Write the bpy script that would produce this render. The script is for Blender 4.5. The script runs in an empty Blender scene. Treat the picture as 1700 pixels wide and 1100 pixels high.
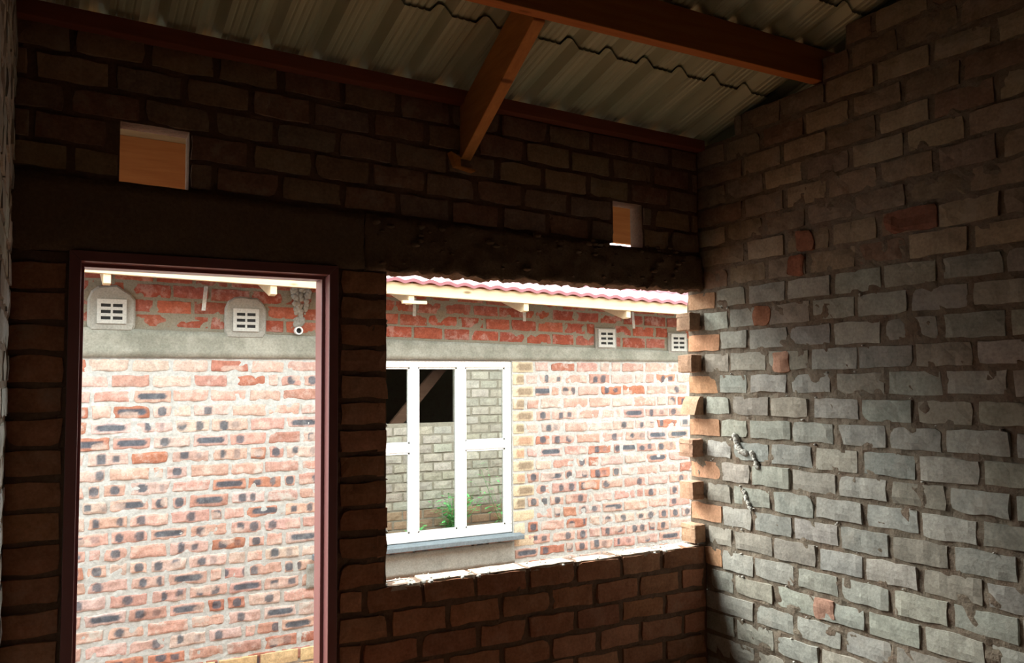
import bpy, math, random
from mathutils import Vector, Matrix, noise
random.seed(7)
sc = bpy.context.scene
COL = sc.collection
Z0 = 2.05                      # underside of the lintels above the floor

# ------------------------------------------------------------------ camera
cd = bpy.data.cameras.new('camera'); cam = bpy.data.objects.new('camera', cd); COL.objects.link(cam)
yaw, pitch, roll = 5.08256278e-01, 6.04449366e-02, -7.30716230e-03
cy, sy, cp, sp = math.cos(yaw), math.sin(yaw), math.cos(pitch), math.sin(pitch)
fw = Vector((sy*cp, cy*cp, sp)); rt = Vector((cy, -sy, 0)); up = rt.cross(fw)
r2 = math.cos(roll)*rt + math.sin(roll)*up; u2 = math.cos(roll)*up - math.sin(roll)*rt
m = Matrix((r2, u2, -fw)).transposed().to_4x4()
m.translation = Vector((-2.70940792, -3.03375080, -0.426705290 + Z0))
cam.matrix_world = m
cd.sensor_width = 36; cd.lens = 1410.59/1700*36; cd.clip_start = 0.01; cd.clip_end = 200
sc.camera = cam

# ------------------------------------------------------------------ light and exposure
w = bpy.data.worlds.new('sky'); sc.world = w; w.use_nodes = True
nt = w.node_tree; nt.nodes.clear()
wo = nt.nodes.new('ShaderNodeOutputWorld'); bg = nt.nodes.new('ShaderNodeBackground')
geo = nt.nodes.new('ShaderNodeTexCoord'); sep = nt.nodes.new('ShaderNodeSeparateXYZ')
rmp = nt.nodes.new('ShaderNodeValToRGB')
rmp.color_ramp.elements[0].position = 0.0; rmp.color_ramp.elements[0].color = (0.72, 0.80, 0.79, 1)
rmp.color_ramp.elements[1].position = 0.6; rmp.color_ramp.elements[1].color = (0.92, 1.0, 0.98, 1)
nt.links.new(geo.outputs['Generated'], sep.inputs[0]); nt.links.new(sep.outputs['Z'], rmp.inputs[0])
nt.links.new(rmp.outputs[0], bg.inputs[0]); bg.inputs[1].default_value = 1.0
nt.links.new(bg.outputs[0], wo.inputs[0])
sl = bpy.data.lights.new('veiled_sun', 'SUN'); sl.energy = 1.5; sl.angle = math.radians(50); sl.color = (1.0, 0.99, 0.90)
so = bpy.data.objects.new('veiled_sun', sl); COL.objects.link(so)
so.rotation_euler = Vector((-0.5, 0.85, 1.0)).to_track_quat('Z', 'Y').to_euler()
sc.view_settings.view_transform = 'Standard'; sc.view_settings.look = 'None'
sc.view_settings.gamma = 1; sc.view_settings.use_curve_mapping = False
sc.view_settings.exposure = 3.05

# ------------------------------------------------------------------ materials
def new_mat(name):
    mt = bpy.data.materials.new(name); mt.use_nodes = True
    return mt, mt.node_tree, mt.node_tree.nodes['Principled BSDF']
def N(t, k, **kw):
    n = t.nodes.new(k)
    for a, b in kw.items():
        if a in n.inputs: n.inputs[a].default_value = b
        else: setattr(n, a, b)
    return n
def mixc(t, blend, fac, a, b):
    n = t.nodes.new('ShaderNodeMix'); n.data_type = 'RGBA'; n.blend_type = blend
    for i, v in ((0, fac), (6, a), (7, b)):
        if hasattr(v, 'node'): t.links.new(v, n.inputs[i])
        else: n.inputs[i].default_value = v
    return n.outputs[2]
def ramp(t, src, p0, p1, c0=(0, 0, 0, 1), c1=(1, 1, 1, 1)):
    n = t.nodes.new('ShaderNodeValToRGB'); e = n.color_ramp.elements
    e[0].position, e[1].position = p0, p1; e[0].color, e[1].color = c0, c1
    t.links.new(src, n.inputs[0]); return n.outputs[0]
def coords(t): return N(t, 'ShaderNodeTexCoord').outputs['Object']
def rough_mat(name, col, var=0.25, scale=9, bump=0.5, rough=0.95, col2=None, fine=90, use_attr=False, smear=None, dist=0.004):
    mt, t, b = new_mat(name); co = coords(t)
    n1 = N(t, 'ShaderNodeTexNoise', Scale=scale, Detail=8.0, Roughness=0.65); t.links.new(co, n1.inputs['Vector'])
    n2 = N(t, 'ShaderNodeTexNoise', Scale=fine, Detail=4.0, Roughness=0.6); t.links.new(co, n2.inputs['Vector'])
    if use_attr:
        at = N(t, 'ShaderNodeAttribute'); at.attribute_name = 'Col'; base = at.outputs['Color']
    else:
        base = (*col, 1)
    if col2:
        base = mixc(t, 'MIX', ramp(t, n1.outputs[0], 0.42, 0.62), base, (*col2, 1))
    g = ramp(t, n1.outputs[0], 0.3, 0.7, (1-var, 1-var, 1-var, 1), (1+var, 1+var, 1+var, 1))
    c = mixc(t, 'MULTIPLY', 1.0, base, g)
    g2 = ramp(t, n2.outputs[0], 0.3, 0.7, (0.8, 0.8, 0.8, 1), (1.15, 1.15, 1.15, 1))
    c = mixc(t, 'MULTIPLY', 1.0, c, g2)
    if smear:
        n3 = N(t, 'ShaderNodeTexNoise', Scale=smear[1], Detail=9.0, Roughness=0.7); t.links.new(co, n3.inputs['Vector'])
        mk = ramp(t, n3.outputs[0], smear[2], smear[3])
        if use_attr: mk = mixc(t, 'MULTIPLY', 1.0, mk, at.outputs['Alpha'])
        c = mixc(t, 'MIX', mk, c, (*smear[0], 1))
    t.links.new(c, b.inputs['Base Color'])
    b.inputs['Roughness'].default_value = rough; b.inputs['Specular IOR Level'].default_value = 0.2
    hs = mixc(t, 'ADD', 0.5, n1.outputs[0], n2.outputs[0])
    bp = N(t, 'ShaderNodeBump', Strength=bump, Distance=dist); t.links.new(hs, bp.inputs['Height'])
    t.links.new(bp.outputs[0], b.inputs['Normal'])
    return mt
M = {}
M['brick_in'] = rough_mat('stock_brick', (1, 1, 1), 0.22, 14, 0.7, use_attr=True, smear=((0.30, 0.27, 0.23), 7, 0.5, 0.68))
M['mortar_in'] = rough_mat('brown_mortar', (0.205, 0.17, 0.13), 0.3, 12, 1.0, col2=(0.13, 0.095, 0.07), dist=0.008)
M['mortar_red'] = rough_mat('red_mortar', (0.19, 0.12, 0.085), 0.3, 12, 1.0, col2=(0.12, 0.075, 0.05), dist=0.008)
M['mortar_out'] = rough_mat('outer_mortar', (0.26, 0.23, 0.19), 0.2, 12, 0.8)
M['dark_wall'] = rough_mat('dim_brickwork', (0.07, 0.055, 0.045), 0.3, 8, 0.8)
M['lintel_in'] = rough_mat('mud_concrete', (0.19, 0.125, 0.08), 0.35, 7, 1.0, col2=(0.12, 0.08, 0.055), dist=0.008)
M['brick_nb'] = rough_mat('mottled_brick', (1, 1, 1), 0.2, 22, 0.6, use_attr=True, smear=((0.48, 0.46, 0.42), 11, 0.50, 0.60))
M['mortar_nb'] = rough_mat('pale_mortar', (0.47, 0.475, 0.46), 0.12, 14, 1.0, col2=(0.40, 0.39, 0.365), dist=0.006, fine=45)
M['mortar_eave_shade'] = rough_mat('eave_shade_mortar', (0.24, 0.22, 0.17), 0.25, 14, 1.0, col2=(0.18, 0.16, 0.12), dist=0.006)  # darker mortar with the eave's shade put into its colour
M['band_nb'] = rough_mat('concrete_band', (0.235, 0.235, 0.195), 0.18, 5, 0.5, col2=(0.28, 0.275, 0.235))
M['plaster_nb'] = rough_mat('grey_plaster', (0.29, 0.285, 0.255), 0.15, 8, 0.7)
M['vent'] = rough_mat('vent_cement', (0.45, 0.45, 0.42), 0.06, 10, 0.2)
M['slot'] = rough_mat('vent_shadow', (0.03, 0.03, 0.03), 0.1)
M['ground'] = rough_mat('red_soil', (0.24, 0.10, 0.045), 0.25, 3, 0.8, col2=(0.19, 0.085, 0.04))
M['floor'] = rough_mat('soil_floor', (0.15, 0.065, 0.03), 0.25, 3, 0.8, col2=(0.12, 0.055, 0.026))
M['pipe'] = rough_mat('pvc', (0.75, 0.75, 0.75), 0.05, 10, 0.1, 0.5)
M['strap'] = rough_mat('galvanised_strap', (0.55, 0.55, 0.52), 0.15, 20, 0.2, 0.45)
M['slate'] = rough_mat('slate_sill', (0.16, 0.19, 0.21), 0.15, 12, 0.2, 0.5)
M['upvc'] = rough_mat('white_frame', (0.78, 0.78, 0.77), 0.02, 10, 0.02, 0.35)
M['mortar_light'] = rough_mat('pale_lump', (0.5, 0.48, 0.44), 0.2, 30, 1.0)

def wood(name, c0, c1, scale=(1, 14, 14), rough=0.75, knots=True):
    mt, t, b = new_mat(name); co = coords(t)
    mp = N(t, 'ShaderNodeMapping'); mp.inputs['Scale'].default_value = scale; t.links.new(co, mp.inputs[0])
    n1 = N(t, 'ShaderNodeTexNoise', Scale=3.0, Detail=6.0, Roughness=0.6, Distortion=0.4); t.links.new(mp.outputs[0], n1.inputs['Vector'])
    c = ramp(t, n1.outputs[0], 0.3, 0.7, (*c0, 1), (*c1, 1))
    if knots:
        v = N(t, 'ShaderNodeTexVoronoi', Scale=2.2); mp2 = N(t, 'ShaderNodeMapping'); mp2.inputs['Scale'].default_value = (1, 3, 3)
        t.links.new(co, mp2.inputs[0]); t.links.new(mp2.outputs[0], v.inputs['Vector'])
        c = mixc(t, 'MIX', ramp(t, v.outputs['Distance'], 0.04, 0.09, (1, 1, 1, 1), (0, 0, 0, 1)), c, (c0[0]*.4, c0[1]*.35, c0[2]*.3, 1))
    t.links.new(c, b.inputs['Base Color']); b.inputs['Roughness'].default_value = rough
    b.inputs['Specular IOR Level'].default_value = 0.25
    bp = N(t, 'ShaderNodeBump', Strength=0.25, Distance=0.002); t.links.new(n1.outputs[0], bp.inputs['Height']); t.links.new(bp.outputs[0], b.inputs['Normal'])
    return mt
M['beam'] = wood('orange_pine', (0.38, 0.12, 0.03), (0.50, 0.18, 0.05))
M['rafter'] = wood('orange_pine_rafter', (0.42, 0.16, 0.045), (0.58, 0.25, 0.07), (14, 1, 14))
M['plate'] = wood('dark_pine_plate', (0.20, 0.055, 0.03), (0.26, 0.08, 0.045))
M['fascia'] = wood('fascia_pine', (0.50, 0.20, 0.07), (0.62, 0.28, 0.10))
M['pine'] = wood('pale_pine', (0.56, 0.43, 0.27), (0.64, 0.51, 0.34))
M['brace'] = wood('dark_brace', (0.12, 0.06, 0.04), (0.16, 0.085, 0.055))

mt, t, b = new_mat('corrugated_iron'); co = coords(t)
mp = N(t, 'ShaderNodeMapping'); mp.inputs['Scale'].default_value = (9, 0.8, 1); t.links.new(co, mp.inputs[0])
n1 = N(t, 'ShaderNodeTexNoise', Scale=2.0, Detail=6.0); t.links.new(mp.outputs[0], n1.inputs['Vector'])
t.links.new(ramp(t, n1.outputs[0], 0.3, 0.7, (0.35, 0.37, 0.24, 1), (0.48, 0.50, 0.34, 1)), b.inputs['Base Color'])
b.inputs['Metallic'].default_value = 0.1; b.inputs['Roughness'].default_value = 0.5
M['iron'] = mt
mt, t, b = new_mat('brown_steel_paint'); b.inputs['Base Color'].default_value = (0.21, 0.085, 0.085, 1); b.inputs['Roughness'].default_value = 0.3
M['steel'] = mt
mt, t, b = new_mat('maroon_tile'); b.inputs['Base Color'].default_value = (0.30, 0.12, 0.14, 1); b.inputs['Roughness'].default_value = 0.45
M['tile'] = mt
mt, t, b = new_mat('window_glass'); t.nodes.remove(b); out = t.nodes['Material Output']
gl = N(t, 'ShaderNodeBsdfGlossy', Roughness=0.0); gl.inputs['Color'].default_value = (0.93, 0.98, 0.95, 1)
tr = N(t, 'ShaderNodeBsdfTransparent'); tr.inputs['Color'].default_value = (0.5, 0.52, 0.52, 1)
mx = N(t, 'ShaderNodeMixShader'); mx.inputs[0].default_value = 0.40
t.links.new(tr.outputs[0], mx.inputs[1]); t.links.new(gl.outputs[0], mx.inputs[2]); t.links.new(mx.outputs[0], out.inputs[0])
M['glass'] = mt
mt, t, b = new_mat('leaf'); b.inputs['Base Color'].default_value = (0.13, 0.46, 0.14, 1); b.inputs['Roughness'].default_value = 0.6
M['leaf'] = mt

# ------------------------------------------------------------------ mesh helpers
WORLD = {}
def name_of(o): return o.name
class MB:
    def __init__(s): s.v = []; s.f = []; s.c = []
    def add(s, vs, fs, col=None):
        o = len(s.v); s.v += vs; s.f += [tuple(i+o for i in f) for f in fs]
        s.c += (col if isinstance(col, list) else [col or (1, 1, 1, 1)]*len(vs))
    def box(s, a, b, R=None):
        x0, y0, z0 = a; x1, y1, z1 = b
        vs = [(x, y, z) for x in (x0, x1) for y in (y0, y1) for z in (z0, z1)]
        s.add(vs, [(0, 1, 3, 2), (4, 6, 7, 5), (0, 4, 5, 1), (2, 3, 7, 6), (0, 2, 6, 4), (1, 5, 7, 3)])
    def prism(s, poly, axis, a, b):
        # poly: list of 2D points in the plane normal to axis, extruded from a to b
        def P(q, k):
            return (k, q[0], q[1]) if axis == 'x' else (q[0], k, q[1]) if axis == 'y' else (q[0], q[1], k)
        n = len(poly); vs = [P(q, a) for q in poly]+[P(q, b) for q in poly]
        fs = [tuple(range(n)), tuple(range(2*n-1, n-1, -1))]+[(i, i+n, (i+1) % n+n, (i+1) % n) for i in range(n)]
        s.add(vs, fs)
    def build(s, name, mat, parent=None, z=Z0, smooth=False, bevel=0, loc=None):
        me = bpy.data.meshes.new(name)
        L = Vector(loc) if loc else Vector((0, 0, 0))
        off = Vector((0, 0, z))
        me.from_pydata([tuple(Vector(p)+off-L) for p in s.v], [], s.f); me.validate()
        import bmesh
        bm = bmesh.new(); bm.from_mesh(me); bmesh.ops.recalc_face_normals(bm, faces=bm.faces); bm.to_mesh(me); bm.free()
        at = me.color_attributes.new('Col', 'FLOAT_COLOR', 'POINT')
        flat = []
        for c in s.c: flat += (list(c) if len(c) == 4 else list(c)+[1.0])
        at.data.foreach_set('color', flat)
        me.materials.append(mat)
        if smooth: me.polygons.foreach_set('use_smooth', [True]*len(me.polygons))
        o = bpy.data.objects.new(name, me); COL.objects.link(o)
        WORLD[name_of(o)] = L
        if parent:
            o.parent = parent; o.location = L - WORLD.get(parent.name, parent.location)
        else: o.location = L
        if bevel:
            mo = o.modifiers.new('bevel', 'BEVEL'); mo.width = bevel; mo.segments = 2; mo.limit_method = 'ANGLE'
        return o
def tag(o, label=None, cat=None, group=None, kind=None):
    if label: o['label'] = label
    if cat: o['category'] = cat
    if group: o['group'] = group
    if kind: o['kind'] = kind
    return o
def empty(name, loc):
    o = bpy.data.objects.new(name, None); COL.objects.link(o); o.location = loc; o.empty_display_size = .1; return o

def nz(p, s=1.0, seed=0): return noise.noise(Vector((p[0]*s+seed*3.7, p[1]*s+seed*1.3, p[2]*s-seed*2.1)))

def brick(mb, F, u0, u1, w0, w1, out=0.0, depth=0.03, nu=8, nw=4, rc=0.01, rough=0.003, color=(1, 1, 1, 1), blots=None, tilt=None, chip=0.12):
    """one brick face block. F(u, w, n) -> xyz; n grows towards the viewer"""
    rcs = [rc*random.uniform(.4, 1.6)*(random.uniform(2, 3.2) if random.random() < chip else 1) for _ in range(4)]
    rcs = [min(r, (w1-w0)*.48, (u1-u0)*.4) for r in rcs]
    sd = random.uniform(0, 100); out = out+random.uniform(-.003, .003); tu = random.uniform(-.012, .012); tw = random.uniform(-.03, .03)
    e0 = random.uniform(-.0015, .0015)
    um, wm = (u0+u1)/2, (w0+w1)/2
    vs = []; cs = []; idx = {}
    US = [u0]+[u0+.004+(u1-u0-.008)*i/(nu-2) for i in range(nu-1)]+[u1]
    WS = [w0]+[w0+.004+(w1-w0-.008)*j/(nw-2) for j in range(nw-1)]+[w1]
    for i, u in enumerate(US):
        for j, w in enumerate(WS):
            uu, ww = u, w
            for (cx, cw, r) in ((u0, w0, rcs[0]), (u1, w0, rcs[1]), (u0, w1, rcs[2]), (u1, w1, rcs[3])):
                sx = 1 if cx == u0 else -1; sw = 1 if cw == w0 else -1
                ax, aw = cx+sx*r, cw+sw*r
                if (uu-ax)*sx < 0 and (ww-aw)*sw < 0:
                    d = math.hypot(uu-ax, ww-aw)
                    if d > r: uu = ax+(uu-ax)*r/d; ww = aw+(ww-aw)*r/d
            ring = i == 0 or j == 0 or i == nu or j == nw
            edge = i in (1, nu-1) or j in (1, nw-1)
            if ring or edge:
                uu += nz((u*16, w*16, sd))*rough*1.5; ww += nz((u*16, w*16, sd+9))*rough*1.3+e0
            n = out+tu*(u-um)+tw*(w-wm)
            if ring: n -= depth
            else:
                n += nz((u*22, w*22, sd+4))*rough
                if edge: n -= .0025
            if tilt: ww += tilt(uu, ww)
            vs.append(F(uu, ww, n)); c = list(color)
            if blots:
                for (bu, bw, ru, rw, bc, ba) in blots:
                    q = (abs((u-bu)/ru)**3+abs((w-bw)/rw)**3)*.6
                    k = max(0, min(1, (1.25-q)*2.6))*ba
                    for z_ in range(3): c[z_] = c[z_]*(1-k)+bc[z_]*k
            cs.append(tuple(c)); idx[i, j] = len(vs)-1
    fs = [(idx[i, j], idx[i+1, j], idx[i+1, j+1], idx[i, j+1]) for i in range(nu) for j in range(nw)]
    mb.add(vs, fs, cs)

def slab(mb, F, rects, holes, out, back, res=0.025, amp=0.006, color=(1, 1, 1, 1), tilt=None, extra=()):
    """mortar body: region = union of rects minus holes; front noisy at n=out, back flat at n=back"""
    us = set(); ws = set()
    for (a, b, c, d) in list(rects)+list(holes): us |= {a, b}; ws |= {c, d}
    def fill(s):
        s = sorted(s); o = []
        for a, b in zip(s, s[1:]):
            n = max(1, int(round((b-a)/res)))
            if b-a < 1e-6: continue
            o += [a+(b-a)*i/n for i in range(n)]
        return o+[s[-1]]
    U = fill(us); W = fill(ws)
    def inside(u, w):
        return any(a < u < b and c < w < d for (a, b, c, d) in rects) and not any(a < u < b and c < w < d for (a, b, c, d) in holes)
    ins = [[inside((U[i]+U[i+1])/2, (W[j]+W[j+1])/2) for j in range(len(W)-1)] for i in range(len(U)-1)]
    vid = {}; vs = []; fs = []
    def V(i, j, k):
        if (i, j, k) not in vid:
            u, w = U[i], W[j]
            if tilt: w += tilt(u, w)
            n = (out+amp*(nz((u*19, w*19, 1.5))*1.1+nz((u*50, w*50, 7))*.5)) if k == 0 else back
            vid[i, j, k] = len(vs); vs.append(F(u, w, n))
        return vid[i, j, k]
    for i in range(len(U)-1):
        for j in range(len(W)-1):
            if not ins[i][j]: continue
            fs.append((V(i, j, 0), V(i+1, j, 0), V(i+1, j+1, 0), V(i, j+1, 0)))
            fs.append((V(i, j, 1), V(i, j+1, 1), V(i+1, j+1, 1), V(i+1, j, 1)))
            for (di, dj, a, b) in ((-1, 0, (i, j), (i, j+1)), (1, 0, (i+1, j+1), (i+1, j)), (0, -1, (i+1, j), (i, j)), (0, 1, (i, j+1), (i+1, j+1))):
                ii, jj = i+di, j+dj
                if ii < 0 or jj < 0 or ii >= len(U)-1 or jj >= len(W)-1 or not ins[ii][jj]:
                    fs.append((V(*a, 0), V(*a, 1), V(*b, 1), V(*b, 0)))
    mb.add(vs, fs, color)

H = 0.098; L = 0.229
def F_back(u, w, n): return (u, -n, w)            # inner face of back wall, y=0, viewer at -y
def F_out(u, w, n): return (u, 0.107+n, w)        # its outer face
def F_right(u, w, n): return (-n, u, w)           # right wall, u = y
def F_left(u, w, n): return (-2.79+n, u, w)
def F_nb(u, w, n): return (u, 2.73-n, w)
G = .016                                           # joint width

def jit(c, v=0.10):
    k = 1+random.uniform(-v, v); return tuple(max(0, x*k*(1+random.uniform(-.03, .03))) for x in c)
RED = [(0.362, 0.167, 0.094), (0.334, 0.152, 0.087), (0.377, 0.189, 0.116), (0.304, 0.145, 0.087)]
BROWN = [(0.273, 0.180, 0.115), (0.245, 0.159, 0.112), (0.316, 0.209, 0.129), (0.230, 0.159, 0.122), (0.245, 0.136, 0.094)]
GREY = [(0.314, 0.309, 0.271), (0.285, 0.285, 0.257), (0.332, 0.309, 0.261), (0.299, 0.304, 0.275), (0.275, 0.252, 0.214), (0.342, 0.337, 0.299)]
UPPER_SHADED = [(0.237, 0.184, 0.130), (0.273, 0.214, 0.154), (0.214, 0.160, 0.112), (0.225, 0.177, 0.136), (0.309, 0.249, 0.173), (0.203, 0.136, 0.095)]  # grey-wall bricks browned and darkened: shade and warm bounce painted in
ORANGE = [(0.46, 0.25, 0.14), (0.50, 0.28, 0.16), (0.44, 0.25, 0.15)]

def courses(mb, F, u0, u1, w0, h, joints, pal, skip=(), smear=.35, **kw):
    """one course of bricks between u0 and u1 with vertical joints at the given places"""
    J = sorted([j for j in joints if u0+.03 < j < u1-.03]); E = [u0]+J+[u1]
    for i, (a, b) in enumerate(zip(E, E[1:])):
        ga = G/2*random.uniform(.5, 1.5) if i else 0.002; gb = G/2*random.uniform(.5, 1.5) if i < len(E)-2 else 0.002
        aa, bb = a+ga, b-gb
        c0, c1 = w0+G*random.uniform(.25, .75), w0+h-G*random.uniform(.15, .45)
        if any(aa < s[1] and bb > s[0] and c0 < s[3] and c1 > s[2] for s in skip):
            for s in skip:
                if aa < s[1] and bb > s[0] and c0 < s[3] and c1 > s[2]:
                    if s[0]-aa > .035: brick(mb, F, aa, s[0]-.003, c0, c1, color=(*jit(random.choice(pal)), smear), **kw)
                    if bb-s[1] > .035: brick(mb, F, s[1]+.003, bb, c0, c1, color=(*jit(random.choice(pal)), smear), **kw)
            continue
        brick(mb, F, aa, bb, c0, c1, color=(*jit(random.choice(pal)), smear*random.uniform(.3, 1.3)), **kw)
def per(phase, u0, u1, l=L, j=.006):
    k = math.ceil((u0-phase)/l); o = []
    while phase+k*l < u1: o.append(phase+k*l+random.uniform(-j, j)); k += 1
    return o

FLOORZ = -Z0
# ================================================================== back wall
wall = empty('wall_back', (0, 0, 0)); tag(wall, 'dark brick wall with the doorway and the unglazed window opening', 'wall', kind='structure')
tiltB = lambda u, w: (-.033*(u+1.08) if w > .185 else 0.0)
T0 = .199                                           # first course above the lintels
h1 = (-2.492, -2.275, T0+.001, T0+2*H+.006)
h2 = (-.498, -.335, T0-.004, T0+2*H+.002)
DL, DR = -2.632, -1.755                             # outer edges of the door frame
WL = -1.56                                          # left side of the window opening
rects = [(-2.95, DL, FLOORZ, 0), (DR, WL, FLOORZ, 0), (WL, 0, FLOORZ, -12*H-.004), (-2.95, 0, T0-.02, T0+4.5*H)]
holes = [h1, h2, (-.522, -.345, T0-.012, T0+.010)]
mb = MB(); slab(mb, F_back, rects, holes, -.010, -.098, amp=.007, tilt=tiltB)
slab(mb, F_back, [(-2.95, 0, T0+4.5*H-.001, T0+5*H+.006)], [], -.012, -.036, amp=.005, tilt=tiltB)
mb.build('mortar', M['mortar_red'], wall, smooth=False)
mb = MB()
for r in range(0, 21):                              # courses below the lintel line, numbered downwards
    w0 = -(r+1)*H
    courses(mb, F_back, -2.80, DL-.004, w0-.03, H, [], RED, nu=7, rc=.014, rough=.005)
    if r < 12:
        courses(mb, F_back, DR+.012, WL+random.uniform(-.004, .006), w0, H, [], RED, nu=8, rc=.016, rough=.006, smear=.15, depth=.05)
        # outer half of the pier's jamb
    else:
        ph = -1.415 if r % 2 == 0 else -1.308
        courses(mb, F_back, DR+.012, -.012, w0, H, per(ph, DR, 0, .2316), RED, nu=10, nw=5, rc=.014, rough=.006, depth=.04, smear=.25)
for n in range(0, 5):
    w0 = T0+n*H+.001
    ph = {0: -1.292, 1: -1.401, 2: -1.303, 3: -1.40, 4: -1.29}[n]
    sk = [(s[0], s[1], T0-.02, T0+2*H-.01) for s in (h1, h2)]
    courses(mb, F_back, -2.80, -.008, w0, H, per(ph, -2.8, 0, .2245), BROWN, skip=sk, nu=9, rc=.013, rough=.005, tilt=tiltB, smear=.5)
mb.build('bricks', M['brick_in'], wall)
# jamb and sill brick ends seen in the openings
mb = MB()
def F_wl(u, w, n): return (WL+n-.002, u, w)         # left jamb of the window (u = y)
for r in range(12):
    brick(mb, F_wl, .004, .104, -(r+1)*H+.008, -r*H-.008, out=-.004, nu=5, rc=.01, color=(*jit(random.choice(RED)), .3))
def F_sill(u, w, n): return (u, w, -12*H-.004+n)
xs = [-1.555]+[-1.415+.2316*k for k in range(6)]+[-.03]
for a, b in zip(xs, xs[1:]):
    brick(mb, F_sill, a+.005, b-.005, .004, .106, out=.004, depth=.02, nu=8, nw=6, rc=.008, rough=.003, color=(.45, .36, .29, .9))
mb.build('opening_brick_ends', M['brick_in'], wall)
# mortar crumbs along the sill and the jamb
mb = MB()
def crumb(mb, c, r, sq=.6):
    rings = 4; seg = 6; vs = []; sd = random.uniform(0, 50)
    for i in range(rings+1):
        th = math.pi*i/rings
        for j in range(seg):
            ph = 2*math.pi*j/seg
            d = Vector((math.sin(th)*math.cos(ph), math.sin(th)*math.sin(ph), math.cos(th)*sq))
            k = r*(1+.5*nz(d, 2, sd)); vs.append(tuple(Vector(c)+d*k))
    fs = [(i*seg+j, i*seg+(j+1) % seg, (i+1)*seg+(j+1) % seg, (i+1)*seg+j) for i in range(rings) for j in range(seg)]
    mb.add(vs, fs)
for i in range(90):
    crumb(mb, (random.uniform(WL, -.03), random.uniform(.0, .095), -12*H+.004+random.uniform(-.003, .003)), random.uniform(.002, .006), .5)
for i in range(30):
    r = random.randint(0, 12); crumb(mb, (WL+.004, random.uniform(.01, .1), -r*H+random.uniform(-.01, .01)), random.uniform(.004, .010), .8)
for i in range(12): crumb(mb, (random.uniform(WL, -.1), -.006, -12*H+random.uniform(-.008, .004)), random.uniform(.005, .012), .6)
mb.build('mortar_crumbs', M['mortar_light'], wall)

def rough_box(mb, x0, x1, y0, y1, z0, z1, res=.02, amp=.006, seed=0, low=0, tiltf=None):
    nx = max(2, int((x1-x0)/res)); ny = max(2, int((y1-y0)/res)); nz_ = max(2, int((z1-z0)/res)); vs = []; ids = {}; fs = []
    def V(i, j, k):
        if (i, j, k) not in ids:
            x = x0+(x1-x0)*i/nx; y = y0+(y1-y0)*j/ny; z = z0+(z1-z0)*k/nz_
            a = amp*(1+low*(1-k/nz_))
            d = Vector((nz((x, y, z), 25, seed+1), nz((x, y, z), 25, seed+2), nz((x, y, z), 25, seed+3)))*a + Vector((0, nz((x, y, z), 8, seed+5), nz((x, y, z), 60, seed+6)))*a*.7
            if tiltf: z += tiltf(x)*(k/nz_)
            ids[i, j, k] = len(vs); vs.append((x+d.x, y+d.y, z+d.z))
        return ids[i, j, k]
    for i in range(nx):
        for j in range(ny):
            for k in (0, nz_): fs.append((V(i, j, k), V(i+1, j, k), V(i+1, j+1, k), V(i, j+1, k)))
        for k in range(nz_):
            for j in (0, ny): fs.append((V(i, j, k), V(i+1, j, k), V(i+1, j, k+1), V(i, j, k+1)))
    for j in range(ny):
        for k in range(nz_):
            for i in (0, nx): fs.append((V(i, j, k), V(i, j+1, k), V(i, j+1, k+1), V(i, j, k+1)))
    mb.add(vs, fs)
tl = lambda x: -.033*(x+1.08)
mb = MB(); rough_box(mb, -2.95, -1.655, -.008, .106, .003, .19, .025, .006, 3, 0, tl)
tag(mb.build('lintel', M['lintel_in'], wall, smooth=True), 'smooth mud-plastered lintel over the doorway')
mb = MB(); rough_box(mb, -1.65, -.004, -.012, .108, .0, .19, .018, .011, 9, .4, tl)
tag(mb.build('lintel', M['lintel_in'], wall, smooth=True), 'rough lintel caked with mortar over the window opening')
# lumps of mortar stuck on the rough lintel
mb = MB()
for i in range(70):
    x = random.uniform(-1.62, -.1); z = random.choice([random.uniform(.12, .19), random.uniform(.02, .19)])
    crumb(mb, (x, -.016, z), random.uniform(.006, .02), random.uniform(.3, .7))
mb.build('mortar_lumps', M['lintel_in'], wall, smooth=True)

# ================================================================== right wall
wr = empty('wall_right', (0, 0, 0)); tag(wr, 'grey stock-brick side wall with toothed brick ends at the window opening', 'wall', kind='structure')
YN = -4.6
roofz = lambda x, y: .715-.03*x-.26*y
steps = [(-.235, .686), (-.73, .784), (-.845, .872), (-1.07, .965), (-1.45, 1.06), (-1.80, 1.155), (-2.2, 1.25), (-2.6, 1.345), (-3.0, 1.44), (-3.4, 1.54), (-4.0, 1.63), (YN, 1.73)]
rects = []; prev = .107
steps_top = [(.107, -.235, .676), (-.235, -.73, .764), (-.73, -.845, .858), (-.845, -1.07, .955)]
y = -1.07; z = 1.05
while y > YN:
    steps_top.append((y, y-.37, z)); y -= .37; z += H
for a, b, t_ in steps_top: rects.append((max(b, YN), a, FLOORZ, t_))
mb = MB(); slab(mb, F_right, rects, [], -.0065, -.22, res=.02, amp=.0075)
mb.build('mortar', M['mortar_in'], wr)
mb = MB()
NR = 17
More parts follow.
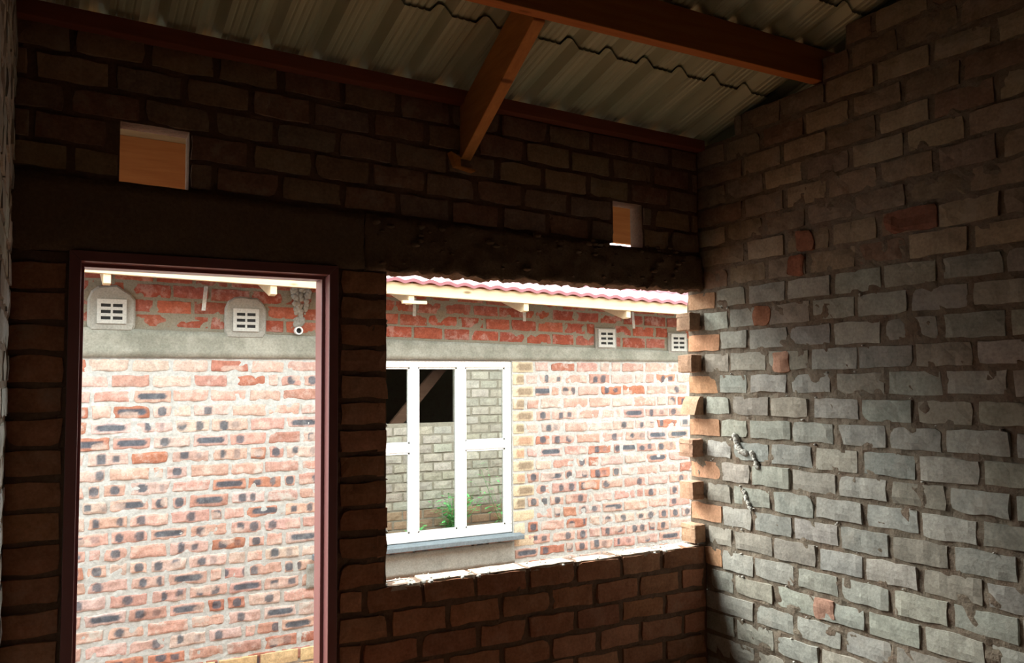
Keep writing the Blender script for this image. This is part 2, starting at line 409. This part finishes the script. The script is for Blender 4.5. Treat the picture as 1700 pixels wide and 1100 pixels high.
for r in range(-18, 21):
    w0 = -(r+1)*H
    if r < 0: w0 = -(r+1)*H - .02*min(1, (-r)/7)
    top = w0+H-.02
    yend = .104
    segs = []
    # how far towards the eave this course runs
    hi = [a for a, b, t_ in steps_top if t_ >= top-.012]
    if not hi: continue
    ystart = max(hi)
    ph = -.058 if r % 2 == 0 else -.173
    J = per(ph, YN, min(ystart, -.15), .2288)
    if r >= 0 and r <= 13:
        if r % 2 == 0:
            e = -.113+random.uniform(-.006, .02) if r != 12 else -.10
            brick(mb, F_right, e+.006, yend, w0+.007, w0+H-.008, nu=9, nw=5, rc=.013, rough=.004, color=(*jit(random.choice(ORANGE)), .15))
            courses(mb, F_right, YN, e, w0, H, [j for j in J if j < e-.08], GREY, nu=9, nw=5, rc=.012, rough=.005, smear=.5)
        else:
            courses(mb, F_right, YN, -.008 if r < 12 else -.02, w0, H, J, GREY, nu=9, nw=5, rc=.012, rough=.005, smear=.5)
    else:
        courses(mb, F_right, YN, ystart-.004, w0, H, J, GREY if r > -1 else UPPER_SHADED, nu=9, nw=5, rc=.012, rough=.005, smear=.5)  # courses above the lintel line take the shade-painted palette
mb.build('bricks', M['brick_in'], wr)
# a few red bricks (stretcher halves) proud in the grey wall
mb = MB()
for (yy, r, l_, c) in ((-.475, 3, .095, (.40, .22, .15)), (-.372, 1, .10, (.32, .15, .09)), (-.668, 13, .10, (.40, .23, .17)), (-.62, -2, .10, (.23, .10, .06)), (-1.10, -2, .21, (.20, .085, .055)), (-.57, -1, .10, (.25, .10, .06))):
    brick(mb, F_right, yy-l_/2, yy+l_/2, -(r+1)*H+.002, -r*H-.004, out=.004, nu=9, nw=7, rc=.034, rough=.009, color=(*c, .1), chip=0)
tag(mb.build('red_brick_ends', M['brick_in'], wr), 'scattered red bricks among the grey ones')
# toothed brick ends projecting into the window opening
for r in range(1, 12, 2):
    mb = MB(); z1 = -r*H-.006; z0 = -(r+1)*H+.008; x0 = -.066-random.uniform(0, .008)
    c = (*jit((.40, .25, .165), .06), .2)
    def FF(u, w, n, x0=x0): return (u, .004-n, w)
    if r == 5:
        poly = [(x0+.01, z0), (.0, z0), (.0, z1), (-.02, z1), (-.035, z1-.022)]
        n = len(poly); mb.prism(poly, 'y', .003, .104); mb.c = [c]*len(mb.v)
    else:
        brick(mb, FF, x0, .0, z0, z1, out=0, depth=.02, nu=6, nw=5, rc=.006, rough=.003, color=c, chip=0)
        def FE(u, w, n, x0=x0): return (x0+.001-n*-1*-1, u, w)
        def FE(u, w, n, x0=x0): return (x0-n, u, w)
        brick(mb, FE, .004, .104, z0, z1, out=0, depth=.02, nu=6, nw=5, rc=.006, rough=.003, color=c, chip=0)
        def FT(u, w, n): return (u, w, z1+n)
        def FBm(u, w, n): return (u, w, z0-n)
        for f_ in (FT, FBm): brick(mb, f_, x0, .0, .004, .104, out=-.001, depth=.02, nu=6, nw=5, rc=.006, rough=.002, color=c, chip=0)
    tag(mb.build('toothing_brick', M['brick_in'], wr), None)
# mortar smears on the right wall
mb = MB()
def smear_path(pts, r0):
    for (y_, z_), (y2, z2) in zip(pts, pts[1:]):
        for k in range(14):
            t_ = k/14; crumb(mb, (-.004, y_+(y2-y_)*t_+random.uniform(-.004, .004), z_+(z2-z_)*t_), r0*random.uniform(.6, 1.2), .9)
smear_path([(-.20, -.665), (-.215, -.70), (-.235, -.73), (-.27, -.745)], .014)
smear_path([(-.30, -.735), (-.325, -.775), (-.335, -.80)], .010)
smear_path([(-.245, -.90), (-.27, -.95), (-.29, -.985)], .009)
for i in range(60):
    r = random.randint(1, 18); yy = -abs(random.gauss(0, .9)); 
    if yy < -2.2: continue
    crumb(mb, (-.001, yy, -r*H+random.uniform(-.006, .006)), random.uniform(.003, .008), random.uniform(.4, .8))
mb.build('mortar_smears', M['mortar_light'], wr, smooth=True)

# ================================================================== left wall, rear wall, floor
wl = empty('wall_left', (0, 0, 0)); tag(wl, 'narrow grey brick side wall left of the doorway', 'wall', kind='structure')
lrects = [(-1.9, 0, FLOORZ, 1.0)]
mb = MB(); slab(mb, F_left, [(-1.9, 0.0, FLOORZ, .74), (-1.9, -.45, .74, .86), (-1.9, -.9, .86, .98)], [], -.006, -.11, res=.03, amp=.006)
mb.build('mortar', M['mortar_in'], wl)
mb = MB()
for r in range(-8, 21):
    courses(mb, F_left, -1.9, -.01 if r > -8 else -.3, -(r+1)*H-.03, H, per(-.1 if r % 2 else -.21, -1.9, 0), GREY, nu=6, rc=.012, rough=.004)
mb.build('bricks', M['brick_in'], wl)
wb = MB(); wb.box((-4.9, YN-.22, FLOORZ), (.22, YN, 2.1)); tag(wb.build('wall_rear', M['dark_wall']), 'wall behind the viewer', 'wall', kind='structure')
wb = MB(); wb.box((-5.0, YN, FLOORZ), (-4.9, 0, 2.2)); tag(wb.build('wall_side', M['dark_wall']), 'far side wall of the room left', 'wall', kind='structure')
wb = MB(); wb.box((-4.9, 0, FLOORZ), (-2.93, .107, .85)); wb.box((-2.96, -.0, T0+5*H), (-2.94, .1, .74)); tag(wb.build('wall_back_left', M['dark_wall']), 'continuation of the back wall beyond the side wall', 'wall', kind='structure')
fl = MB(); nxf = 40
vs = []; fs = []
for i in range(nxf+1):
    for j in range(nxf+1):
        x = -5+5.3*i/nxf; y = YN+(.11-YN)*j/nxf; vs.append((x, y, FLOORZ+.012*nz((x, y, 0), 3)-.006))
for i in range(nxf):
    for j in range(nxf): fs.append((i*(nxf+1)+j, (i+1)*(nxf+1)+j, (i+1)*(nxf+1)+j+1, i*(nxf+1)+j+1))
fl.add(vs, fs); tag(fl.build('floor', M['floor'], smooth=True), 'red soil floor', 'floor', kind='structure')

# ================================================================== outer face and the next room (seen reflected in the neighbour's window)
we = empty('wall_exterior', (0, 0, 0)); tag(we, 'outside face of this building, reflected in the neighbour window', 'wall', kind='structure')
OUT = [(.38, .35, .305), (.36, .33, .29), (.40, .365, .32), (.37, .33, .28)]
NW = (.30, 1.30, -.85, .03)
mb = MB(); slab(mb, F_out, [(.03, 4.2, FLOORZ-.2, .55)], [NW], -.008, -.10, res=.04, amp=.004)
mb.box((-4.9, .100, FLOORZ-.2), (DL, .107, .55)); mb.build('mortar', M['mortar_out'], we)
mb = MB()
for r in range(-5, 22):
    w0 = -(r+1)*H; pal = OUT if r < 17 else OUT+[(.34, .22, .15)] if r < 18 else [(.33, .21, .145), (.35, .24, .17)]
    for (a, b) in (((.03, 4.0),) if (w0 > NW[3]-.03 or w0+H < NW[2]+.03) else ((.03, NW[0]), (NW[1], 4.0))):
        courses(mb, F_out, a, b, w0, H, per(.1 if r % 2 else .21, a, b), pal, nu=5, rc=.008, rough=.003, smear=.3)
    if r >= 12: courses(mb, F_out, DR+.01, 0, w0, H, per(.1 if r % 2 else .21, DR, 0), pal, nu=5, rc=.008, rough=.003, smear=.3)
mb.build('bricks', M['brick_in'], we)
ex = MB(); ex.box((4.1, -3, FLOORZ), (4.2, .0, 1.4)); ex.box((.22, -3.1, FLOORZ), (4.2, -3.0, 1.5)); ex.box((.23, -3, FLOORZ-.02), (4.1, 0, FLOORZ))
tag(ex.build('wall_next_room', M['mortar_in']), 'dark walls of the next room behind the reflected opening', 'wall', kind='structure')
br = MB(); a = Vector((.75, -.55, -1.0)); b_ = Vector((2.3, -.55, .75)); d = (b_-a).normalized(); nrm = Vector((-d.z, 0, d.x))*.06
pts = [a-nrm, b_-nrm, b_+nrm, a+nrm]; br.prism([(p.x, p.z) for p in pts], 'y', -.60, -.55)
tag(br.build('timber_brace', M['brace']), 'slanting timber inside the dark opening reflected in the neighbour window', 'timber')

# ================================================================== door frame
dfr = empty('door_1', (-2.19, 0, 0)); tag(dfr, 'dark maroon pressed steel door frame standing empty in the doorway', 'door frame', kind='structure')
prof = [(0, -.016), (.034, -.016), (.034, .040), (.046, .040), (.046, .118), (.0, .118)]
def door_member(side):
    mb = MB(); top = .006; vs = []; n = len(prof)
    for (t_, y_) in prof:
        if side == 'L': vs.append((DL+t_, y_, FLOORZ))
        elif side == 'R': vs.append((DR-t_, y_, FLOORZ))
        else: vs.append((DL+t_, y_, top-t_))
    for (t_, y_) in prof:
        if side == 'L': vs.append((DL+t_, y_, top-t_))
        elif side == 'R': vs.append((DR-t_, y_, top-t_))
        else: vs.append((DR-t_, y_, top-t_))
    fs = [(i, i+n, (i+1) % n+n, (i+1) % n) for i in range(n)]+[tuple(range(n)), tuple(range(2*n-1, n-1, -1))]
    mb.add(vs, fs); return mb
door_member('L').build('jamb', M['steel'], dfr, bevel=.002)
door_member('R').build('jamb', M['steel'], dfr, bevel=.002)
door_member('T').build('head', M['steel'], dfr, bevel=.002)

# ================================================================== roof timber and sheets
mb = MB()
mb.add([(-4.8, -.045, .785), (.0, -.045, .655), (.0, -.045, .702), (-4.8, -.045, .846), (-4.8, .012, .785), (.0, .012, .655), (.0, .012, .687), (-4.8, .012, .831)],
       [(0, 1, 2, 3), (4, 7, 6, 5), (0, 4, 5, 1), (3, 2, 6, 7), (0, 3, 7, 4), (1, 5, 6, 2)])
tag(mb.build('wall_plate', M['plate'], bevel=.003), 'dark red-brown timber plate lying along the top of the back wall', 'timber')
mb = MB()
yb0, yb1 = -.722, -.672
for_x = lambda x: .773-.006*x
mb.add([(-4.8, yb0, for_x(-4.8)), (.10, yb0, for_x(0)), (.10, yb0, .903), (-4.8, yb0, 1.035), (-4.8, yb1, for_x(-4.8)), (.10, yb1, for_x(0)), (.10, yb1, .892), (-4.8, yb1, 1.02)],
       [(0, 1, 2, 3), (4, 7, 6, 5), (0, 4, 5, 1), (3, 2, 6, 7), (0, 3, 7, 4), (1, 5, 6, 2)])
tag(mb.build('roof_beam', M['beam'], bevel=.003), 'deep timber purlin with an orange underside crossing the room to the stepped brick wall', 'roof beam')
mb = MB()
def rx(y): return -1.25+(.055/.672)*y
vs = []
for dx in (0, .047):
    for (y_, z_) in ((-.672, .772), (.10, .425), (.10, .655), (0, .688), (-.46, .862), (-.672, .925)):
        vs.append((rx(y_)+dx, y_, z_))
mb.add(vs, [(0, 1, 2, 3, 4, 5), (11, 10, 9, 8, 7, 6)]+[(i, i+6, (i+1) % 6+6, (i+1) % 6) for i in range(6)])
tag(mb.build('rafter', M['rafter'], bevel=.003), 'short sloping rafter running from the purlin down into the back wall', 'rafter')
mb = MB(); mb.prism([(-1.305, .49), (-1.285, .432), (-1.20, .418), (-1.195, .427), (-1.262, .435), (-1.262, .47)], 'y', -.03, .05)
tag(mb.build('packing_block', M['rafter'], bevel=.002), 'small splintered wood packer wedged under the foot of the rafter', 'wood block')
# fascia
mb = MB()
mb.add([(x, y_, z_-.022*(x+2.33)) for x in (-4.8, 3.8) for y_ in (.48, .505) for z_ in (.335, .527)],
       [(0, 1, 3, 2), (4, 6, 7, 5), (0, 4, 5, 1), (2, 3, 7, 6), (0, 2, 6, 4), (1, 5, 7, 3)])
fb = tag(mb.build('fascia_board', M['fascia'], bevel=.002), 'orange fascia board outside, seen through the two square holes in the wall', 'board')

mb = MB()
mb.add([(x, y_, z_-.022*(x+2.33)) for x in (-4.8, 3.8) for y_ in (.482, .503) for z_ in (.5275, .62)],
       [(0, 1, 3, 2), (4, 6, 7, 5), (0, 4, 5, 1), (2, 3, 7, 6), (0, 2, 6, 4), (1, 5, 7, 3)])
tag(mb.build('top_strip', M['pine'], fb), 'paler timber strip along the top of the board')

def sheet(name, prof_y, x0=-4.8, x1=3.8):
    mb = MB(); P = .1785; xs = []; k0 = int((x0+.44)/P)-1; ny = len(prof_y)
    rel = [(-.043, 0), (-.013, .032), (0, .035), (.013, .032), (.043, 0), (.058, .0), (.064, .004), (.070, 0), (.082, .0), (.089, .004), (.096, 0), (.108, 0), (.114, .004), (.120, 0)]
    for k in range(k0, int((x1+.44)/P)+1):
        for (dx, dz) in rel:
            x = -.437+k*P+dx
            if x0 <= x <= x1: xs.append((x, dz))
    n = len(xs); vs = []; fs = []
    for (y_, lift) in prof_y:
        for q in (0, .0012):
            for (x, dz) in xs: vs.append((x, y_, roofz(x, y_)+dz+lift+q))
    for j in range(ny-1):
        o = 2*n*j
        for i in range(n-1): fs += [(o+i, o+i+1, o+2*n+i+1, o+2*n+i), (o+n+i, o+3*n+i, o+3*n+i+1, o+n+i+1)]
        fs += [(o, o+2*n, o+3*n, o+n), (o+n-1, o+2*n-1, o+4*n-1, o+3*n-1)]
    o = 2*n*(ny-1)
    for i in range(n-1): fs += [(i, n+i, n+i+1, i+1), (o+i, o+i+1, o+n+i+1, o+n+i)]
    mb.add(vs, fs); return mb.build(name, M['iron'])
SG = 'ribbed iron roof sheets overhead'
tag(sheet('roof_sheet', [(-.385, 0), (.56, 0)]), 'lowest run of ribbed iron roof sheeting, resting on the wall plate', 'roof sheet', SG)
tag(sheet('roof_sheet', [(-.915, .014), (-.385, .012), (-.10, .0014)]), 'middle run of ribbed iron roof sheeting, above the orange-edged purlin', 'roof sheet', SG)
tag(sheet('roof_sheet', [(-4.9, .03), (-.915, .027), (-.62, .0146)]), 'highest run of ribbed iron roof sheeting, at the top edge near the right wall', 'roof sheet', SG)

# ================================================================== ground outside
mb = MB(); vs = []; fs = []; n = 30
for i in range(n+1):
    for j in range(n+1):
        x = -9+18*i/n; y = .107+(2.62)*j/n; vs.append((x, y, FLOORZ-.04-.35*min(1, (y-.107)/1.5)+.02*nz((x, y, 0), 2)))
for i in range(n):
    for j in range(n): fs.append((i*(n+1)+j, (i+1)*(n+1)+j, (i+1)*(n+1)+j+1, i*(n+1)+j+1))
mb.add(vs, fs); tag(mb.build('ground', M['ground'], smooth=True), 'bare reddish ground between the two houses', 'ground', kind='structure')

# weeds reflected in the neighbour's window
def weed(x, y, z, n, h, lab, cat='weed'):
    mb = MB()
    for s_ in range(n):
        a = random.uniform(0, 6.28); lean = random.uniform(.15, .8); hh = h*random.uniform(.6, 1)
        base = Vector((x+random.uniform(-.03, .03), y+random.uniform(-.02, .02), z)); tip = base+Vector((math.cos(a)*lean*hh, abs(math.sin(a))*lean*hh*.7, hh))
        side = Vector((-math.sin(a), math.cos(a), 0))*.004
        mb.add([tuple(base-side), tuple(base+side), tuple(tip+side*.4), tuple(tip-side*.4)], [(0, 1, 2, 3)])
        for q in range(9):
            p = base.lerp(tip, .25+.75*q/8); aa = a+random.uniform(-1.8, 1.8); ll = random.uniform(.04, .09)
            dr = Vector((math.cos(aa), math.sin(aa)*.7, random.uniform(-.3, .5)))*ll; sd = Vector((-dr.y, dr.x, 0)).normalized()*ll*.22
            mb.add([tuple(p), tuple(p+dr*.5+sd), tuple(p+dr), tuple(p+dr*.5-sd)], [(0, 1, 2, 3)])
    return tag(mb.build('weed', M['leaf']), lab, cat, 'weeds along the foot of the outer wall')
weed(1.20, .20, FLOORZ-.05, 40, .52, 'bushy green weed reflected in the middle of the neighbour window')
weed(2.3, .22, FLOORZ-.07, 14, .26, 'low green weed reflected at the right end of the window')
weed(.75, .22, FLOORZ-.07, 14, .24, 'small tuft of grass reflected at the left end of the window')
weed(1.86, .16, FLOORZ-.05, 7, .85, 'tall thin green stem reflected along the right window stile')

# ================================================================== neighbouring house
hs = empty('neighbouring_house', (0, 2.73, FLOORZ+Z0-.5)); tag(hs, 'neighbouring brick house with a white-framed window, seen through the openings', 'house')
HP, LP = .0955, .235
tiltN = lambda u, w: (-.02*(u+.2) if w > -.16 else 0.0)
NWn = (-1.0, .499, -1.66, -.255)
BT, BB = -.115, -.25                                # concrete band
rects = [(-7, 7, -2.8, BT-.05)]
mb = MB(); slab(mb, F_nb, rects, [NWn], -.003, -.22, res=.03, amp=.004)
mb.build('mortar', M['mortar_nb'], hs)
mb = MB(); slab(mb, F_nb, [(-7, 7, BT-.05, .45)], [], -.003, -.22, res=.03, amp=.005)
mb.build('upper_mortar', M['mortar_eave_shade'], hs)  # separate mesh so the painted eave shade stays above the band
RN = [(.38, .155, .10), (.41, .19, .13), (.36, .15, .105), (.44, .22, .15), (.40, .21, .165), (.44, .25, .20)]
RT_SHADED = [(.27, .07, .04), (.25, .065, .04), (.29, .085, .05), (.25, .08, .055)]  # redder bricks above the band, darkened further to paint eave shade
PK = [(.50, .33, .28), (.49, .31, .25), (.51, .37, .32), (.47, .28, .23), (.52, .39, .34)]
DK = (.055, .08, .105)
mb = MB()
for r in range(0, 21):
    w0 = BB-.005-(r+1)*HP
    e0, e1 = -6.0, 5.5
    spans = [(e0, e1)]
    if w0+HP > NWn[2]+.0 and w0 < BB:
        q = .62 if r % 2 else .70
        spans = [(e0, -1.0), (q, e1)] if w0 > NWn[2]-.01 else spans
    for (a, b) in spans:
        J = per(.03 if r % 2 else .147, a, b, LP, .012); E = [a]+[j for j in J if a+.04 < j < b-.04]+[b]
        k = 0
        EE = []
        for p_, q_ in zip(E, E[1:]):
            if q_-p_ > .2 and random.random() < .13: mid = p_+(q_-p_)*random.choice((.5, .36)); EE += [(p_, mid), (mid, q_)]
            else: EE.append((p_, q_))
        for (p_, q_) in EE:
            if q_ < -3.2 or p_ > 3.4:
                if random.random() < .0: continue
            row = r/20
            typ = random.random()
            if r in (19, 20): pal = RN
            elif typ < .24 - .14*row: pal = RN
            else: pal = PK
            c = jit(random.choice(pal), .1)
            bl = []
            if r > 0 and random.random() < (.35 if r < 4 else .72):
                kk = random.random(); cu = (p_+q_)/2; cw = w0+HP/2
                if q_-p_ < .15: bl = [(cu, cw, .022, .022, DK, .85)]
                elif kk < .22: bl = [(cu, cw, .07, .018, DK, .9)]
                elif kk < .7: bl = [(cu-.05+random.uniform(-.02, .02), cw+random.uniform(-.008, .008), random.uniform(.014, .026), random.uniform(.017, .028), DK, .85), (cu+.05+random.uniform(-.02, .02), cw, random.uniform(.012, .024), random.uniform(.015, .026), DK, random.choice((.8, .4)))]
                else: bl = [(cu+random.uniform(-.07, .07), cw, .022, .022, DK, .8)]
            if random.random() < .3: bl.append((random.uniform(p_, q_), w0+HP*random.uniform(.2, .8), random.uniform(.03, .06), .02, (.52, .39, .33), .7))
            near = p_ > -3.2 and q_ < 3.6
            brick(mb, F_nb, p_+random.uniform(.005, .014), q_-random.uniform(.005, .014), w0+random.uniform(.007, .014), w0+HP-random.uniform(.007, .014), out=.002, depth=.012,
                  nu=19 if near else 5, nw=9 if near else 4, rc=.011, rough=.006, color=(*c, (.95 if r > 2 else .6)*random.uniform(.3, 1)*(.15 if bl else 1)), blots=bl)
mb.build('wall', M['brick_nb'], hs)
mb = MB()
vents = [(-2.325, .03, 1), (-1.52, 0.0, 1), (1.383, -.065, 0), (2.145, -.088, 0)]
for r in range(0, 6):
    w0 = BT+.008+r*HP
    courses(mb, F_nb, -6, 5.5, w0, HP, per(.03 if r % 2 else .147, -6, 5.5, LP, .014), RT_SHADED, skip=[(v[0]-.10, v[0]+.10, v[1]-.10-tiltN(v[0], 0), v[1]+.085-tiltN(v[0], 0)) for v in vents], out=.002, depth=.012, nu=8, rc=.010, rough=.004, tilt=tiltN, smear=.25)
tag(mb.build('upper_wall', M['brick_nb'], hs), 'red brick courses under the eave, darkened with painted shade')
mb = MB(); rough_box(mb, -6, 5.5, 2.718, 2.74, BB, BT, .03, .003, 4, 0, lambda x: -.02*(x+.2))
tag(mb.build('concrete_band', M['band_nb'], hs, smooth=True), 'grey concrete lintel band')
# beige corner bricks right of the window
mb = MB()
for r in range(-1, 15):
    w0 = BB-.005-(r+1)*HP
    if r < 0: continue
    q = .612 if r % 2 else .695
    bl = [((.50+q)/2+.015, w0+HP/2, .035 if q < .65 else .06, .020, (.20, .145, .10) if random.random() < .7 else (.42, .23, .15), .8)] if r < 12 else []
    brick(mb, F_nb, .503, q-.005, w0+.006, w0+HP-.006, out=.004, depth=.012, nu=12, nw=6, rc=.006, rough=.002, color=(*jit((.58, .48, .34), .05), .0), blots=bl)
tag(mb.build('beige_face_bricks', M['brick_nb'], hs), 'beige face bricks edging the window')
mb = MB()
for r in range(0, 5):
    w0 = -2.178-(r+1)*HP
    courses(mb, F_nb, -6, 5.5, w0, HP, per(.02 if r % 2 else .15, -6, 5.5, .26), [(.56, .40, .22), (.54, .37, .20)], out=.016, depth=.02, nu=6, rc=.006, rough=.002, smear=.1)
tag(mb.build('plinth_bricks', M['brick_nb'], hs), 'yellow face-brick plinth')
# rendered patch below the slate sill
mb = MB(); rough_box(mb, -1.1, .50, 2.715, 2.74, -1.80, -1.635, .025, .006, 8)
tag(mb.build('render_patch', M['plaster_nb'], hs, smooth=True), 'rough grey mortar patch under the sill')
# window
wy0, wy1 = 2.742, 2.79
fr = MB()
X0, X1, ZB, ZT = -1.0, .497, -1.568, -.258
for a, b in (((X0, wy0, ZT-.05), (X1, wy1, ZT)), ((X0, wy0, ZB), (X1, wy1, ZB+.062)), ((X0, wy0, ZB+.062), (X0+.055, wy1, ZT-.05)), ((X1-.055, wy0, ZB+.062), (X1, wy1, ZT-.05)),
             ((-.345, wy0, ZB+.06), (-.280, wy1, ZT-.048)), ((.035, wy0, ZB+.06), (.102, wy1, ZT-.048))): fr.box(a, b)
frame = fr.build('window_frame', M['upvc'], hs, bevel=.004)
for (a, b) in ((X0+.05, -.345), (.10, X1-.05)):
    tb = MB(); tb.box((a, wy0+.004, -.926), (b, wy1-.004, -.862)); tb.build('transom', M['upvc'], frame, bevel=.003)
for (a, b, c, d) in ((X0+.055, -.345, -.862, ZT-.05), (X0+.055, -.345, ZB+.062, -.926), (-.28, .035, ZB+.062, ZT-.05), (.102, X1-.055, -.862, ZT-.05), (.102, X1-.055, ZB+.062, -.926)):
    # glazing bead round each pane and the pane itself
    bd = MB(); q = .012
    for (p0, p1) in (((a, c), (a+q, d)), ((b-q, c), (b, d)), ((a, c), (b, c+q)), ((a, d-q), (b, d))): bd.box((p0[0], wy0+.008, p0[1]), (p1[0], wy0+.03, p1[1]))
    bd.build('glazing_bead', M['upvc'], frame)
    pn = MB(); pn.box((a+.004, wy0+.020, c+.004), (b-.004, wy0+.024, d-.004)); pn.build('pane', M['glass'], frame)
sl_ = MB(); sl_.prism([(2.66, -1.615), (2.66, -1.583), (2.78, -1.568), (2.78, -1.615)], 'x', -1.06, .56)
tag(sl_.build('window_sill', M['slate'], hs, bevel=.003), 'dark slate sill')
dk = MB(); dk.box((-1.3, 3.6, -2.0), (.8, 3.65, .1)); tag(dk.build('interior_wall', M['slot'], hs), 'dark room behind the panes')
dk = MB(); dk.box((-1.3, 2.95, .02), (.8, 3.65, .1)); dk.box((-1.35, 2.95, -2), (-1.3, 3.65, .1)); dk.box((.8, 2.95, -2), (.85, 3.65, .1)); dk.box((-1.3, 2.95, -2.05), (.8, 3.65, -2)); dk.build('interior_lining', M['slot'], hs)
# air vents
for (vx, vz, old) in vents:
    rough = MB()
    ww, hh = (.165, .15)
    if old:
        # bevelled plaster surround
        pts = []; K = 22
        for i in range(K):
            a = 2*math.pi*i/K; rr = .150+.012*random.uniform(-1, 1)
            u = max(-.135, min(.135, math.cos(a)*rr*1.15)); v = max(-.115, math.sin(a)*rr*.95); pts.append((vx+u, vz+v-.005+(.02 if v > .1 else 0)))
        vs = [(p[0], 2.727, p[1]) for p in pts]+[(vx+(p[0]-vx)*.92, 2.712, vz+(p[1]-vz)*.92) for p in pts]; n = K
        rough.add(vs, [tuple(range(K, 2*K))]+[(i, (i+1) % K, (i+1) % K+K, i+K) for i in range(K)])
        rough.build('plaster_surround', M['plaster_nb'], hs, smooth=False)
    else:
        rough.box((vx-.105, 2.716, vz-.09), (vx+.105, 2.73, vz+.085)); rough.build('plaster_surround', M['plaster_nb'], hs)
    vb = MB(); x0, x1, z0, z1 = vx-ww/2, vx+ww/2, vz-hh/2, vz+hh/2; ya, ybk = 2.700, 2.722
    # frame with 2 x 3 slots
    cols = [x0+.022, vx-.006, vx+.006, x1-.022]; rows_ = []
    vb.box((x0, ya, z0), (cols[0], ybk, z1)); vb.box((cols[1], ya, z0), (cols[2], ybk, z1)); vb.box((cols[3], ya, z0), (x1, ybk, z1))
    zz = [z0, z0+.024, z0+.044, z0+.063, z0+.083, z0+.102, z0+.122, z1]
    for i in range(0, 8, 2):
        for (a, b) in ((cols[0], cols[1]), (cols[2], cols[3])): vb.box((a, ya, zz[i]), (b, ybk, zz[i+1]))
    v_ = vb.build('air_vent', M['vent'], hs)
    bk = MB(); bk.box((x0+.01, 2.7085, z0+.01), (x1-.01, ybk+.002, z1-.01)); bk.build('vent_recess', M['slot'], v_)
# conduit end with mortar streak
def ring(mb, c, r0, r1, y0, y1, seg=20):
    vs = []
    for (r_, y_) in ((r0, y0), (r1, y0), (r1, y1), (r0, y1)):
        for i in range(seg):
            a = 2*math.pi*i/seg; vs.append((c[0]+r_*math.cos(a), y_, c[1]+r_*math.sin(a)))
    mb.add(vs, [(k*seg+i, k*seg+(i+1) % seg, ((k+1) % 4)*seg+(i+1) % seg, ((k+1) % 4)*seg+i) for k in range(4) for i in range(seg)])
mb = MB(); ring(mb, (-1.172, -.062), .019, .027, 2.69, 2.73); pp = mb.build('conduit_end', M['pipe'], hs); 
mb = MB(); ring(mb, (-1.172, -.062), .0, .020, 2.715, 2.73); mb.build('conduit_bore', M['slot'], pp)
mb = MB()
for i in range(110):
    tt = random.random(); crumb(mb, (-1.172+random.uniform(-.03, .06)*(.5+tt), 2.735, -.03+.28*tt), random.uniform(.010, .026), 1.1)
tag(mb.build('mortar_streak', M['plaster_nb'], hs, smooth=True), 'rough mortar streak above the conduit end')
# eave: rafters, fascia, tiles, straps
ey = 2.35
nt_ = lambda x: -.0225*(x+.64)
mb = MB(); mb.add([(x, y_, z_+nt_(x)) for x in (-6, 6) for y_ in (ey, ey+.038) for z_ in (.180, .262)],
                  [(0, 1, 3, 2), (4, 6, 7, 5), (0, 4, 5, 1), (2, 3, 7, 6), (0, 2, 6, 4), (1, 5, 7, 3)])
tag(mb.build('eave_batten', M['pine'], hs, bevel=.002), 'pale pine board along the eave')
for x in (-5.3, -4.3, -3.35, -2.376, -1.424, -.49, .418, 1.35, 2.3, 3.3):
    mb = MB(); z0 = .18+nt_(x)
    mb.prism([(ey+.01, z0-.055), (ey+.01, z0+.02), (2.9, z0+.22), (2.9, z0+.10), (ey+.06, z0-.062)], 'x', x-.02, x+.02)
    mb.build('rafter_end', M['pine'], hs, bevel=.002)
mb = MB(); mb.box((-.56, ey-.004, .118), (-.38, ey+.02, .140)); mb.build('batten_offcut', M['pine'], hs, bevel=.002)
for (x, z_, ln) in ((-1.796, .15, .12), (-.345, .14, .10), (.575, .13, .10), (1.63, .10, .10), (-3.0, .15, .1)):
    mb = MB(); mb.add([(x-.012+.02, 2.70, z_+.06), (x+.012+.02, 2.70, z_+.06), (x+.012, 2.66, z_-ln+.02), (x-.012, 2.66, z_-ln+.02), (x-.012+.02, 2.703, z_+.06), (x+.012+.02, 2.703, z_+.06), (x+.012, 2.663, z_-ln+.02), (x-.012, 2.663, z_-ln+.02)],
                      [(0, 1, 2, 3), (4, 7, 6, 5), (0, 4, 5, 1), (1, 5, 6, 2), (2, 6, 7, 3), (3, 7, 4, 0)])
    mb.build('hoop_iron_strap', M['strap'], hs)
mb = MB(); P = .13; ncol = 12; x0, x1 = -6, 6; n = int((x1-x0)/P*ncol)
rows_t = []
for k in range(9):
    ya, yb_ = ey-.03+k*.36, ey-.03+(k+1)*.36
    za = .275+math.tan(math.radians(19))*(ya-ey)+.012; zb = .275+math.tan(math.radians(19))*(yb_-ey)-.004
    rows_t.append((ya, za)); rows_t.append((yb_, zb))
vs = []; fs = []
lay = [(rows_t[0][0]+.004, rows_t[0][1]-.022)]+rows_t
for (y_, z_) in lay:
    for i in range(n+1):
        x = x0+(x1-x0)*i/n; s_ = math.sin(2*math.pi*x/P); s_ = s_*.5+.5
        vs.append((x, y_, z_+.016*(s_**.7)+nt_(x)))
for k in range(len(lay)-1):
    for i in range(n): fs.append((k*(n+1)+i, k*(n+1)+i+1, (k+1)*(n+1)+i+1, (k+1)*(n+1)+i))
o = len(vs)
for (y_, z_) in ((lay[0][0]+.012, lay[0][1]), (lay[-1][0], lay[-1][1]-.03)):
    for i in range(n+1):
        x = x0+(x1-x0)*i/n; s_ = math.sin(2*math.pi*x/P)*.5+.5; vs.append((x, y_, z_+.016*(s_**.7)+nt_(x)))
for i in range(n):
    fs.append((o+i, o+i+1, o+n+2+i, o+n+1+i)); fs.append((i, i+1, o+i+1, o+i))
mb.add(vs, fs); tag(mb.build('tiled_roof', M['tile'], hs, smooth=False), 'maroon scalloped roof tiles, bleached bright by the sky')
